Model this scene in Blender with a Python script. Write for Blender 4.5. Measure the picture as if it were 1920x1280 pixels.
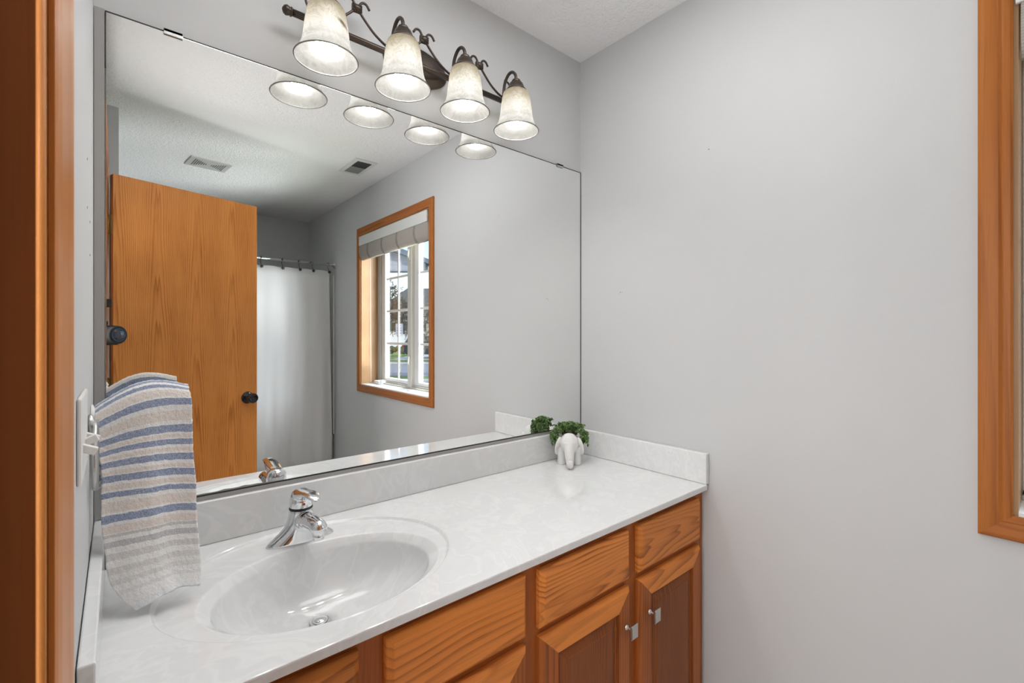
import bpy, bmesh, math, random
from mathutils import Vector, Matrix
random.seed(7)
PI = math.pi
S = bpy.context.scene
for o in list(bpy.data.objects): bpy.data.objects.remove(o)
COL = S.collection

# ------------------------------------------------------------------ camera, world, sun, exposure
cam = bpy.data.objects.new('camera', bpy.data.cameras.new('camera')); COL.objects.link(cam)
cam.location = (0, -1.306, 1.294)
cam.rotation_euler = (PI/2, 0, -math.radians(40.40))
cam.data.sensor_width = 36; cam.data.lens = 36*871/1920
cam.data.shift_y = -11/1920
cam.data.clip_start = 0.01; cam.data.clip_end = 400
cam.data.dof.use_dof = True; cam.data.dof.focus_distance = 1.5; cam.data.dof.aperture_fstop = 9
S.camera = cam
S.view_settings.view_transform = 'Standard'; S.view_settings.look = 'None'
S.view_settings.gamma = 1; S.view_settings.use_curve_mapping = False
S.view_settings.exposure = 0.15

W_ = bpy.data.worlds.new('sky'); S.world = W_; W_.use_nodes = True
wn = W_.node_tree
sky = wn.nodes.new('ShaderNodeTexSky'); sky.sky_type = 'NISHITA'; sky.sun_disc = False
sky.sun_elevation = math.radians(42); sky.sun_rotation = math.radians(250); sky.air_density = 1.0
wn.links.new(sky.outputs[0], wn.nodes['Background'].inputs[0])
wn.nodes['Background'].inputs[1].default_value = 0.36
sun = bpy.data.objects.new('sun', bpy.data.lights.new('sun', 'SUN')); COL.objects.link(sun)
sun.data.energy = 2.2; sun.data.angle = math.radians(0.6); sun.data.color = (1, .95, .87)
sun.rotation_euler = Vector((0.55, -0.6, -0.72)).to_track_quat('-Z', 'Y').to_euler()
sun.location = (-6, 8, 12)
BULB = 92.0           # radiance of the four vanity bulbs
def area(name, loc, aim, sx, sy, w, col=(1,1,1)):
    l = bpy.data.objects.new(name, bpy.data.lights.new(name, 'AREA')); COL.objects.link(l)
    l.data.shape = 'RECTANGLE'; l.data.size = sx; l.data.size_y = sy; l.data.energy = w; l.data.color = col
    l.location = loc; l.rotation_euler = (Vector(aim)-Vector(loc)).to_track_quat('-Z', 'Y').to_euler()
area('ceiling_fill', (.62, -.62, 2.43), (.62, -.62, 0), .9, .5, 6.5)  # added area lamp under the ceiling, out of view, as soft fill
area('daylight_fill', (3.1, .5, 2.2), (1.2, -2.1, 1.4), 1.6, 1.6, 225, (.97,.985,1))  # unseen lamp beside the window, added to boost the light coming in
area('daylight_fill_high', (3.5, -1.8, 4.3), (.9, -2.4, .9), 2.2, 2.0, 520, (.97,.985,1))  # unseen lamp high outside, added to light floor and lower walls
area('daylight_fill_low', (3.4, -.3, -.28), (1.2, -2.0, 2.0), 1.8, 1.4, 520, (.99,.99,1))  # unseen lamp low outside, added to lift the ceiling
area('hall_fill', (-.95, -1.25, 1.5), (1.2, -1.15, 1.5), .8, 1.8, 19, (.95,.975,1))  # unseen hallway lamp, added as fill through the doorway
fill_spot = bpy.data.objects.new('flash_light', bpy.data.lights.new('flash_light', 'SPOT')); COL.objects.link(fill_spot)
fill_spot.data.energy = 19; fill_spot.data.spot_size = math.radians(96); fill_spot.data.spot_blend = 1.0     # added fill spot over the camera, turned to the ceiling to brighten it
fill_spot.data.shadow_soft_size = .04; fill_spot.location = (-.05, -1.37, 1.50)
fill_spot.rotation_euler = Vector((.80, .36, 1)).to_track_quat('-Z', 'Y').to_euler()
HALL = 26.0           # radiance of the unseen hallway globe, added as fill
HALLTINT = (1, .97, .93)

# ------------------------------------------------------------------ helpers
def V(*a): return Vector(a)
class MB:
    def __init__(s): s.v = []; s.f = []; s.m = []; s.sm = []
    def add(s, vs, fs, mi=0, smooth=False):
        b = len(s.v); s.v += [tuple(v) for v in vs]
        for f in fs: s.f.append([i+b for i in f]); s.m.append(mi); s.sm.append(smooth)
        return s
    def box(s, x0, x1, y0, y1, z0, z1, mi=0, M=None):
        vs = [V(x, y, z) for z in (z0, z1) for y in (y0, y1) for x in (x0, x1)]
        if M: vs = [M @ v for v in vs]
        return s.add(vs, [(0,2,3,1),(4,5,7,6),(0,1,5,4),(2,6,7,3),(0,4,6,2),(1,3,7,5)], mi)
    def rings(s, rs, mi=0, smooth=True, cap0=True, cap1=True, closed=True):
        n = len(rs[0]); vs = [p for r in rs for p in r]; fs = []
        m = n if closed else n-1
        for i in range(len(rs)-1):
            for j in range(m):
                k = (j+1) % n
                fs.append((i*n+j, i*n+k, (i+1)*n+k, (i+1)*n+j))
        if cap0: fs.append(tuple(range(n-1, -1, -1)))
        if cap1: fs.append(tuple((len(rs)-1)*n+j for j in range(n)))
        return s.add(vs, fs, mi, smooth)
    def tube(s, pts, r, n=8, mi=0, smooth=True, caps=True):
        pts = [Vector(p) for p in pts]; rs = []
        rad = r if isinstance(r, (list, tuple)) else [r]*len(pts)
        up = None
        for i, p in enumerate(pts):
            t = (pts[min(i+1, len(pts)-1)]-pts[max(i-1, 0)]).normalized()
            if up is None:
                up = V(0,0,1) if abs(t.z) < .9 else V(1,0,0)
            a = t.cross(up)
            if a.length < 1e-5: a = t.orthogonal()
            a.normalize(); b = a.cross(t).normalized(); up = b
            rs.append([p+(a*math.cos(2*PI*k/n)+b*math.sin(2*PI*k/n))*rad[i] for k in range(n)])
        return s.rings(rs, mi, smooth, caps, caps)
    def lathe(s, prof, n=24, c=(0,0,0), axis='z', mi=0, smooth=True, caps=True):
        c = Vector(c); rs = []
        for r, h in prof:
            ring = []
            for k in range(n):
                a = 2*PI*k/n; x, y = r*math.cos(a), r*math.sin(a)
                if axis == 'z': p = V(x, y, h)
                elif axis == 'y': p = V(x, h, y)
                else: p = V(h, x, y)
                ring.append(c+p)
            rs.append(ring)
        return s.rings(rs, mi, smooth, caps, caps)
    def ell(s, c, r, n=16, m=10, mi=0, M=None):
        c = Vector(c); rs = []
        for i in range(m+1):
            a = PI*(i/m)*.998+.003
            rs.append([c+(M or Matrix.Identity(3)) @ V(r[0]*math.sin(a)*math.cos(2*PI*k/n), r[1]*math.sin(a)*math.sin(2*PI*k/n), -r[2]*math.cos(a)) for k in range(n)])
        return s.rings(rs, mi, True, True, True)
    def prism(s, poly, a0, a1, axis='y', mi=0, smooth=False):
        def P(u, w, h):
            return {'y': V(u, h, w), 'x': V(h, u, w), 'z': V(u, w, h)}[axis]
        return s.rings([[P(u, w, a0) for u, w in poly], [P(u, w, a1) for u, w in poly]], mi, smooth)
    def build(s, name, mats, parent=None, rel=None, bevel=0, seg=2, uv=None):
        if rel is None:
            rel = ROOT.get(parent.name, V(0,0,0)) if parent else V(0,0,0)
        rel = Vector(rel)
        me = bpy.data.meshes.new(name)
        me.from_pydata([tuple(Vector(v)-rel) for v in s.v], [], s.f)
        mats = mats if isinstance(mats, (list, tuple)) else [mats]
        for m in mats: me.materials.append(m)
        for p, mi, sm in zip(me.polygons, s.m, s.sm): p.material_index = mi; p.use_smooth = sm
        if uv:
            l = me.uv_layers.new(name='uv')
            for p in me.polygons:
                for li in p.loop_indices: l.data[li].uv = uv[me.loops[li].vertex_index]
        bm = bmesh.new(); bm.from_mesh(me); bmesh.ops.recalc_face_normals(bm, faces=bm.faces); bm.to_mesh(me); bm.free()
        o = bpy.data.objects.new(name, me); COL.objects.link(o)
        if parent: o.parent = parent
        else: o.location = rel
        ROOT[o.name] = rel
        if bevel:
            b = o.modifiers.new('bevel', 'BEVEL'); b.width = bevel; b.segments = seg; b.limit_method = 'ANGLE'; b.angle_limit = .6
        return o
ROOT = {}
def tag(o, label=None, cat=None, group=None, kind=None):
    if label: o['label'] = label
    if cat: o['category'] = cat
    if group: o['group'] = group
    if kind: o['kind'] = kind
    return o
def thing(name, loc, label=None, cat=None, group=None, kind=None, rz=0, rel=None):
    o = bpy.data.objects.new(name, None); COL.objects.link(o); o.location = loc; o.rotation_euler = (0,0,rz)
    o.empty_display_size = .05
    ROOT[o.name] = Vector(loc) if rel is None else Vector(rel)
    return tag(o, label, cat, group, kind)
def copy_tree(o, parent=None):
    c = o.copy(); COL.objects.link(c); c.parent = parent
    ROOT[c.name] = ROOT.get(o.name, V(0,0,0))
    for ch in list(o.children): copy_tree(ch, c)
    return c
def spline(ps, n=6):
    ps = [Vector(p) for p in ps]; out = []
    for i in range(len(ps)-1):
        p0, p1, p2, p3 = ps[max(i-1,0)], ps[i], ps[i+1], ps[min(i+2, len(ps)-1)]
        for k in range(n):
            t = k/n
            out.append(.5*((2*p1)+(p2-p0)*t+(2*p0-5*p1+4*p2-p3)*t*t+(3*p1-p0-3*p2+p3)*t**3))
    return out+[ps[-1]]
def voxel(o, size, smooth=6):
    m = o.modifiers.new('remesh', 'REMESH'); m.mode = 'VOXEL'; m.voxel_size = size; m.use_smooth_shade = True
    k = o.modifiers.new('smooth', 'SMOOTH'); k.factor = .6; k.iterations = smooth
    return o

# ------------------------------------------------------------------ materials
def mat(name, color=(.8,.8,.8), rough=.5, metal=0, spec=.5, **kw):
    m = bpy.data.materials.new(name); m.use_nodes = True
    b = m.node_tree.nodes['Principled BSDF']
    b.inputs['Base Color'].default_value = (*color, 1); b.inputs['Roughness'].default_value = rough
    b.inputs['Metallic'].default_value = metal; b.inputs['Specular IOR Level'].default_value = spec
    for k, v in kw.items():
        b.inputs[k].default_value = v
    return m
class NT:
    def __init__(s, m): s.t = m.node_tree; s.b = s.t.nodes['Principled BSDF']
    def n(s, ty, props=None, **inp):
        nd = s.t.nodes.new('ShaderNode'+ty)
        for k, v in (props or {}).items(): setattr(nd, k, v)
        for k, v in inp.items():
            i = nd.inputs[int(k[1:])] if k[0] == '_' else nd.inputs[k.replace('_', ' ')]
            if isinstance(v, bpy.types.NodeSocket): s.t.links.new(v, i)
            else: i.default_value = v
        return nd
    def math(s, op, a, b=0, c=0): return s.n('Math', {'operation': op}, _0=a, _1=b, _2=c).outputs[0]
    def ramp(s, fac, stops, interp='LINEAR'):
        r = s.n('ValToRGB', None, Fac=fac); e = r.color_ramp.elements; r.color_ramp.interpolation = interp
        while len(e) < len(stops): e.new(.5)
        for el, (p, c) in zip(e, stops): el.position = p; el.color = (*c, 1) if len(c) == 3 else c
        return r.outputs[0]
    def obj(s): return s.n('TexCoord').outputs['Object']
    def noise(s, vec, scale, detail=3, rough=.5, dist=0):
        return s.n('TexNoise', None, Vector=vec, Scale=scale, Detail=detail, Roughness=rough, Distortion=dist)
    def bump(s, h, strength=.2, dist=.001):
        bp = s.n('Bump', None, Height=h, Strength=strength, Distance=dist); s.link(bp.outputs[0], s.b.inputs['Normal'])
    def link(s, a, b): s.t.links.new(a, b)
    def col(s, c): s.link(c, s.b.inputs['Base Color'])

def paint(name, color, rough, scale, strength, dist=.002, var=0.0):
    m = mat(name, color, rough, spec=.3); t = NT(m); p = t.obj()
    n1 = t.noise(p, scale, 3, .55); n2 = t.noise(p, scale*.35, 2)
    h = t.math('ADD', n1.outputs[0], t.math('MULTIPLY', n2.outputs[0], .8))
    t.bump(h, strength, dist)
    return m
def oak(name, grain='z', light=(.50,.255,.085), dark=(.25,.10,.028), leaf=.16, A=90., B=1.6, wob=1.0, off=(0,0,0), rough=.38, pore=.5, fq=1.0, mixk=.75):
    """flat-sawn oak: cathedral arches along the grain, repeated per veneer leaf"""
    m = mat(name, light, rough, spec=.2); t = NT(m)
    p = t.n('VectorMath', {'operation': 'ADD'}, _0=t.obj(), _1=off).outputs[0]
    x = t.n('SeparateXYZ', None, Vector=p)
    X, Y, Z = x.outputs
    g, c, d = {'z': (Z, X, Y), 'x': (X, Z, Y), 'y': (Y, Z, X), 'zy': (Z, Y, X)}[grain]
    warpv = t.n('CombineXYZ', None, X=t.math('MULTIPLY', c, 5.), Y=t.math('MULTIPLY', g, 1.3), Z=t.math('MULTIPLY', d, 5.)).outputs[0]
    wv = t.math('SUBTRACT', t.noise(warpv, 1.0, 2, .5).outputs[0], .5)
    fine = t.n('CombineXYZ', None, X=t.math('MULTIPLY', c, 60.), Y=t.math('MULTIPLY', g, 3.5), Z=t.math('MULTIPLY', d, 60.)).outputs[0]
    fn = t.noise(fine, 1.0, 3, .6).outputs[0]
    u = t.math('SUBTRACT', t.math('PINGPONG', t.math('ADD', c, t.math('MULTIPLY', wv, .02)), leaf/2), leaf*.04)
    uu = t.math('MULTIPLY', t.math('POWER', t.math('ABSOLUTE', u), 1.5), A*5.5)
    val = t.math('ADD', t.math('ADD', uu, t.math('MULTIPLY', g, B*2)), t.math('MULTIPLY', wv, wob*3))
    val = t.math('ADD', val, t.math('MULTIPLY', fn, .22))
    s_ = t.math('FRACT', t.math('MULTIPLY', val, fq))
    ring = t.ramp(s_, [(0, (0,0,0)), (.45, (.12,)*3), (.78, (.75,)*3), (.88, (1,)*3), (1, (0,0,0))])
    pn = t.n('CombineXYZ', None, X=t.math('MULTIPLY', c, 420.), Y=t.math('MULTIPLY', g, 9.), Z=t.math('MULTIPLY', d, 420.)).outputs[0]
    pr = t.ramp(t.noise(pn, 1.0, 2, .5).outputs[0], [(.52, (0,)*3), (.68, (1,)*3)])
    tone = t.noise(fine, .25, 2).outputs[0]
    amp = t.ramp(t.noise(warpv, 2.6, 2, .5).outputs[0], [(.38, (.35,)*3), (.60, (1,)*3)])
    ring = t.n('MixRGB', {'blend_type': 'MULTIPLY'}, Fac=1., Color1=ring, Color2=amp).outputs[0]
    fac = t.math('ADD', t.math('MULTIPLY', t.n('RGBToBW', None, Color=ring).outputs[0], mixk), t.math('MULTIPLY', t.n('RGBToBW', None, Color=pr).outputs[0], pore*.5))
    fac = t.math('ADD', fac, t.math('MULTIPLY', t.math('SUBTRACT', tone, .5), .7))
    fac = t.n('Clamp', None, Value=fac).outputs[0]
    mx = t.n('MixRGB', None, Fac=fac, Color1=(*light, 1), Color2=(*dark, 1))
    t.col(mx.outputs[0]); t.bump(t.math('SUBTRACT', 1, fac), .12, .0006)
    return m

M = {}
M['wall'] = paint('wall_paint', (.597,.603,.606), .55, 150, .14, .0015)
M['ceil'] = paint('ceiling_texture', (.90,.90,.905), .8, 120, 1.0, .005)
M['hallwall'] = paint('hall_paint', (.62,.61,.60), .6, 120, .1)
def floor_mat():
    m = mat('vinyl_floor', (.42,.38,.33), .35); t = NT(m); p = t.obj()
    br = t.n('TexBrick', {'offset': 0}, Vector=p, Color1=(.72,.69,.64,1), Color2=(.69,.66,.61,1), Mortar=(.3,.27,.24,1), Scale=1., Mortar_Size=.004, Brick_Width=.3, Row_Height=.3)
    t.col(br.outputs[0]); return m
M['floor'] = floor_mat()
M['oak_door'] = oak('oak_door_veneer', 'z', (.60,.235,.055), (.33,.10,.018), leaf=.17, A=70, B=1.5, wob=.9, mixk=.85, pore=.7)
M['oak_trim_z'] = oak('oak_trim_upright', 'zy', (.44,.15,.032), (.24,.07,.014), leaf=.30, A=30, B=.6, wob=.8, mixk=.6)
M['oak_trim_y'] = oak('oak_trim_level', 'y', (.42,.14,.03), (.24,.07,.014), leaf=.30, A=30, B=.6, wob=.8, mixk=.6)
M['oak_jamb'] = oak('oak_jamb_pale', 'zy', (.42,.25,.13), (.34,.19,.09), leaf=.3, A=20, B=.5, wob=.6, mixk=.4)
M['oak_case'] = oak('oak_doorway_casing', 'zy', (.62,.24,.06), (.42,.14,.032), leaf=.3, A=20, B=.4, wob=.6, rough=.3, mixk=.5)
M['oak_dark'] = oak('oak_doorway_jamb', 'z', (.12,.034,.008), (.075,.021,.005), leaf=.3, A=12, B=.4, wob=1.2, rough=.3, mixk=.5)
M['oak_cab_z'] = oak('oak_cabinet_upright', 'z', (.40,.115,.024), (.17,.045,.010), leaf=.24, A=45, B=1.2, wob=1.2, mixk=.75, rough=.33)
M['oak_cab_x'] = oak('oak_cabinet_level', 'x', (.36,.10,.022), (.16,.042,.010), leaf=.20, A=60, B=1.0, wob=1.5, mixk=.75, rough=.33)
DR = [oak('oak_drawer_bold_swirl', 'x', (.80,.28,.062), (.30,.085,.018), leaf=.30, A=42, B=2.4, wob=4.2, off=(.33,.2,-.665), mixk=1.0, rough=.33),  # drawers lighter than doors: stronger light on them put into the colour
      oak('oak_drawer_straight', 'x', (.78,.27,.055), (.36,.105,.020), leaf=.36, A=22, B=.7, wob=2.4, off=(.9,.1,-.61), mixk=.75, rough=.33),
      oak('oak_drawer_knotty', 'x', (.66,.23,.050), (.27,.078,.016), leaf=.26, A=40, B=1.9, wob=3.4, off=(1.7,.4,-.70), mixk=.9, rough=.33)]
M['panel'] = oak('oak_raised_panel', 'z', (.26,.075,.018), (.13,.036,.009), leaf=.26, A=60, B=1.2, wob=.8, mixk=.7, rough=.33, pore=.8)  # darker than the drawers: weaker light on the doors put into colour
M['void'] = mat('cabinet_interior', (.03,.015,.008), .8)
M['chrome'] = mat('chrome', (.80,.81,.82), .06, 1)
M['brushed'] = mat('brushed_metal', (.55,.55,.54), .35, 1)
M['pewter'] = mat('pewter', (.62,.60,.57), .3, 1)
M['bronze'] = mat('oil_rubbed_bronze', (.085,.066,.055), .32, .75)
M['black'] = mat('black_metal', (.012,.012,.014), .25, .3)
M['brass'] = mat('aged_brass', (.45,.33,.14), .35, 1)
M['white'] = mat('white_plastic', (.80,.80,.79), .35)
M['whitepaint'] = mat('white_board', (.74,.745,.73), .45)
M['sash'] = mat('white_vinyl', (.80,.80,.80), .4)
M['taupe'] = mat('taupe_vinyl', (.50,.475,.44), .45)
M['cream'] = mat('cream_vinyl', (.66,.64,.59), .45)
M['grille'] = mat('grille_grey', (.56,.56,.55), .5)
M['edge'] = mat('mirror_black_edge', (.03,.03,.03), .5)
M['strip'] = mat('grey_filler_strip', (.36,.355,.345), .45, .25)
M['mirror'] = mat('mirror_silver', (.93,.94,.935), 0.0, 1)
M['porcelain'] = mat('ceramic_white', (.78,.775,.76), .38)
M['tub'] = mat('tub_acrylic', (.75,.75,.74), .2)
M['lens'] = mat('lens_glass', (.01,.015,.03), .05, 0, 1.0)
M['camera'] = mat('camera_body', (.006,.006,.007), .6)

def marble():
    m = mat('cultured_marble', (.72,.73,.73), .08, spec=.5); t = NT(m); p = t.obj()
    w = t.noise(p, 2.6, 4, .55, .6)
    v = t.n('VectorMath', {'operation': 'MULTIPLY_ADD'}, _0=w.outputs['Color'], _1=(.55,.55,.3), _2=p).outputs[0]
    a = t.noise(v, 6.5, 3, .5, 1.5).outputs[0]
    c = t.ramp(a, [(.28, (.775,.785,.785)), (.44, (.742,.750,.752)), (.50, (.80,.806,.805)), (.57, (.752,.760,.762)), (.75, (.78,.787,.785))])
    t.col(c); return m
M['marble'] = marble()
def shade_glass():
    m = bpy.data.materials.new('alabaster_glass'); m.use_nodes = True
    nt = m.node_tree; t = NT(m); out = nt.nodes['Material Output']; p = t.obj()
    w = t.noise(p, 14, 3, .5, 1.2)
    v = t.n('VectorMath', {'operation': 'MULTIPLY_ADD'}, _0=w.outputs['Color'], _1=(.10,.10,.10), _2=p).outputs[0]
    a = t.noise(v, 26, 3, .55, 1.0).outputs[0]
    k = t.ramp(a, [(.32, (.80,.78,.73)), (.46, (.97,.965,.95)), (.52, (.74,.73,.70)), (.60, (1,.99,.97))])
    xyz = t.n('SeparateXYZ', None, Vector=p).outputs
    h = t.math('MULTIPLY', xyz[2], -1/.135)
    tint_glow = t.ramp(h, [(0, (.10,.085,.060)), (.22, (.13,.118,.092)), (.48, (.17,.165,.152)), (.72, (.24,.238,.23)), (.86, (.55,.545,.53)), (1, (1,.99,.96))])  # amber top, plus flare brightened in colour to even out bulb light
    k = t.n('MixRGB', {'blend_type': 'MULTIPLY'}, Fac=1., Color1=k, Color2=tint_glow).outputs[0]
    # brown scorch mark on the first shade
    ex = t.math('MULTIPLY', t.math('ADD', xyz[0], .290), 34.); ez = t.math('MULTIPLY', t.math('ADD', t.math('ADD', xyz[2], .058), t.math('MULTIPLY', t.math('ADD', xyz[0], .290), .35)), 95.)
    e2 = t.math('ADD', t.math('ADD', t.math('MULTIPLY', ex, ex), t.math('MULTIPLY', ez, ez)), t.math('MULTIPLY', t.noise(p, 60, 2).outputs[0], .9))
    st = t.math('MULTIPLY', t.ramp(e2, [(.35, (1,1,1)), (1.0, (0,0,0))]), t.math('LESS_THAN', xyz[1], -.12))
    k = t.n('MixRGB', None, Fac=t.math('MULTIPLY', st, .9), Color1=k, Color2=(.030,.021,.010,1)).outputs[0]
    def sc(f):
        return t.n('MixRGB', {'blend_type': 'MULTIPLY'}, Fac=1., Color1=k, Color2=(f, f, f, 1)).outputs[0]
    tr = t.n('BsdfTranslucent', None, Color=sc(SHADE_T)); df = t.n('BsdfDiffuse', None, Color=sc(SHADE_D))
    gl = t.n('BsdfGlossy', None, Color=(.03,.03,.03,1), Roughness=.25)
    a1 = t.n('AddShader'); nt.links.new(tr.outputs[0], a1.inputs[0]); nt.links.new(df.outputs[0], a1.inputs[1])
    a2 = t.n('AddShader'); nt.links.new(a1.outputs[0], a2.inputs[0]); nt.links.new(gl.outputs[0], a2.inputs[1])
    nt.links.new(a2.outputs[0], out.inputs[0]); return m
SHADE_T = .15; SHADE_D = .15
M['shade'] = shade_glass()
def emis(name, col, st):
    m = mat(name, (0,0,0)); b = m.node_tree.nodes['Principled BSDF']
    b.inputs['Emission Color'].default_value = (*col, 1); b.inputs['Emission Strength'].default_value = st
    return m
M['bulb'] = emis('lit_bulb', (1, .975, .945), BULB)
M['hallfill'] = emis('hall_fill_globe', HALLTINT, HALL)
def glassm():
    m = bpy.data.materials.new('window_glass'); m.use_nodes = True; t = NT(m); nt = m.node_tree
    tp = t.n('BsdfTransparent', None, Color=(.96,.98,.98,1)); gl = t.n('BsdfGlossy', None, Roughness=.0)
    f = t.math('ADD', t.math('MULTIPLY', t.math('POWER', t.n('LayerWeight').outputs['Facing'], 4.), .5), .03)
    mx = t.n('MixShader', None, _0=f); nt.links.new(tp.outputs[0], mx.inputs[1]); nt.links.new(gl.outputs[0], mx.inputs[2])
    nt.links.new(mx.outputs[0], nt.nodes['Material Output'].inputs[0]); return m
M['glass'] = glassm()
def cloth(name, col, scale=260, st=.5, sheen=.3):
    m = mat(name, col, .9, spec=.15); t = NT(m); p = t.obj()
    t.b.inputs['Sheen Weight'].default_value = sheen
    t.bump(t.noise(p, scale, 3, .7).outputs[0], st, .002); return m
def towel_mat():
    m = cloth('terry_stripes', (.8,.77,.73), 420, .9, .2); t = NT(m)
    uv = t.n('UVMap').outputs[0]; x = t.n('SeparateXYZ', None, Vector=uv)
    p = t.obj()
    wob = t.math('MULTIPLY', t.math('SUBTRACT', t.noise(p, 90, 2).outputs[0], .5), .008)
    v = t.math('ADD', x.outputs[1], wob)
    wh, pk, bl, gy, fg = (.84,.835,.82), (.76,.69,.63), (.215,.27,.42), (.56,.55,.54), (.66,.645,.625)
    st = [(0, wh)]
    for a, b in [(.006,.03),(.09,.128),(.205,.235),(.262,.288),(.322,.35),(.385,.413),(.452,.472),(.53,.555)]:
        st += [(a, bl), (b, wh)]
    st2 = [(0, (0,0,0)), (.045,(1,1,1)), (.085,(0,0,0)), (.15,(1,1,1)), (.19,(0,0,0)), (.245,(1,1,1)), (.26,(0,0,0)), (.30,(1,1,1)), (.315,(0,0,0)), (.365,(1,1,1)), (.38,(0,0,0)), (.425,(1,1,1)), (.445,(0,0,0)), (.485,(1,1,1)), (.52,(0,0,0)), (.57,(1,1,1)), (.60,(0,0,0))]
    c1 = t.ramp(v, st, 'CONSTANT')
    m2 = t.ramp(v, st2, 'CONSTANT')
    c2 = t.n('MixRGB', None, Fac=t.n('RGBToBW', None, Color=m2).outputs[0], Color1=c1, Color2=(*pk, 1)).outputs[0]
    lo = t.ramp(v, [(0, wh), (.60, gy), (.612, wh), (.628, (.50,.50,.51)), (.650, wh), (.675, fg), (.70, wh), (.73, fg), (.755, (.76,.755,.74)), (.785, fg), (.81, (.78,.775,.765)), (.85, (.70,.695,.68)), (.875, (.80,.80,.79)), (.95, (.78,.80,.83))], 'CONSTANT')
    sw = t.math('GREATER_THAN', v, .598)
    c3 = t.n('MixRGB', None, Fac=sw, Color1=c2, Color2=lo).outputs[0]
    # loops: speckle of light pile over the woven colour
    fl = t.n('CombineXYZ', None, X=t.math('MULTIPLY', x.outputs[0], 70.), Y=t.math('MULTIPLY', x.outputs[1], 70.)).outputs[0]
    sp = t.ramp(t.noise(fl, 2.2, 2, .7, .8).outputs[0], [(.46, (0,0,0)), (.60, (1,1,1))])
    fac = t.math('MULTIPLY', t.n('RGBToBW', None, Color=sp).outputs[0], .42)
    c4 = t.n('MixRGB', None, Fac=fac, Color1=c3, Color2=(*wh, 1)).outputs[0]
    t.col(c4); return m
M['towel'] = towel_mat()
M['curtain'] = cloth('white_waffle_cloth', (.76,.765,.77), 350, .25, .1)
def woven():
    m = cloth('woven_shade', (.42,.38,.35), 300, .4, .1); t = NT(m); x = t.n('SeparateXYZ', None, Vector=t.obj())
    st = t.ramp(t.math('FRACT', t.math('MULTIPLY', x.outputs[2], 160.)), [(0, (.37,.33,.30)), (.5, (.50,.46,.42)), (1, (.37,.33,.30))])
    t.col(st); return m
M['woven'] = woven()
M['band'] = cloth('woven_shade_tape', (.30,.27,.24), 300, .3, .1)
def leafm():
    m = mat('succulent_leaf', (.1,.25,.06), .45); t = NT(m); n = t.noise(t.obj(), 130, 2, .7).outputs[0]
    z = t.n('SeparateXYZ', None, Vector=t.obj())
    t.col(t.ramp(n, [(.34, (.03,.035,.028)), (.44, (.04,.085,.025)), (.53, (.12,.25,.05)), (.64, (.36,.46,.20))])); return m
M['leaf'] = leafm()
M['soil'] = mat('soil', (.05,.03,.02), .9)
# outdoors
M['grass'] = paint('grass', (.16,.26,.06), .9, 30, .5)
M['asphalt'] = paint('asphalt', (.30,.30,.31), .9, 60, .3)
M['concrete'] = paint('concrete', (.52,.51,.49), .9, 30, .2)
def siding(name, c, axis=2, f=7.):
    m = mat(name, c, .7); t = NT(m); x = t.n('SeparateXYZ', None, Vector=t.obj())
    s_ = t.math('FRACT', t.math('MULTIPLY', x.outputs[axis], f))
    t.col(t.ramp(s_, [(0, tuple(k*.55 for k in c)), (.08, c), (1, tuple(min(1, k*1.04) for k in c))])); return m
M['siding_grey'] = siding('grey_siding', (.36,.37,.42), 2, 6)
M['siding_cream'] = siding('cream_siding', (.48,.44,.36), 2, 5)
M['roof'] = paint('asphalt_shingle', (.14,.135,.14), .9, 12, .5)
M['eave'] = mat('blue_grey_trim', (.13,.15,.19), .6)
M['bark'] = mat('bark', (.085,.07,.06), .9)
M['bark2'] = mat('pale_bark', (.17,.13,.09), .9)
M['carpaint'] = mat('dark_car_paint', (.018,.024,.034), .2, 0, .8)
M['carglass'] = mat('car_glass', (.10,.14,.19), .05, 0, 1)
M['tyre'] = mat('tyre', (.015,.015,.015), .8)
M['tail'] = mat('red_lamp', (.45,.01,.04), .2)
M['signface'] = mat('sign_face', (.78,.74,.78), .5)
M['signink'] = mat('sign_ink', (.42,.25,.36), .5)
M['darkglass'] = mat('dark_window', (.05,.06,.07), .1)

# ------------------------------------------------------------------ room shell
XW, XL, YF, H = 1.489, -.037, -3.63, 2.444
MB().box(-1.5, XW+.2, YF-.1, .12, -.1, 0).build('floor', M['floor']) ['kind'] = 'structure'
MB().box(-1.5, XW+.2, YF-.1, .12, H, H+.12).build('ceiling', M['ceil'])['kind'] = 'structure'
MB().box(-1.5, XW+.2, 0, .12, 0, H).build('wall_back', M['wall'])['kind'] = 'structure'
MB().box(-1.5, XW+.2, YF-.1, YF, 0, H).build('wall_far', M['wall'])['kind'] = 'structure'
# window opening in the right wall
WY0, WY1, WZ0, WZ1 = -2.318, -1.243, .903, 2.097
w = MB()
w.box(XW, XW+.2, YF, WY0, 0, H); w.box(XW, XW+.2, WY1, 0, 0, H)
w.box(XW, XW+.2, WY0, WY1, 0, WZ0); w.box(XW, XW+.2, WY0, WY1, WZ1, H)
wr = w.build('wall_right', M['wall']); wr['kind'] = 'structure'
for i, (y, z, r) in enumerate([(-.205, 1.462, .0016), (-.213, 1.462, .0011), (-.199, 1.456, .0012), (-.559, 1.909, .0017)]):
    MB().lathe([(r, -.0006), (r, .0)], 8, (XW, y, z), 'x').build('nail_hole', M['edge'], wr)
DY0, DY1, DZ = -1.492, -.848, 2.035      # doorway in the left wall
w = MB()
w.box(XL-.115, XL, DY1+.012, 0, 0, H); w.box(XL-.115, XL, YF, DY0-.012, 0, H); w.box(XL-.115, XL, DY0-.012, DY1+.012, DZ+.012, H)
wl = w.build('wall_left', M['wall']); wl['kind'] = 'structure'
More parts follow.
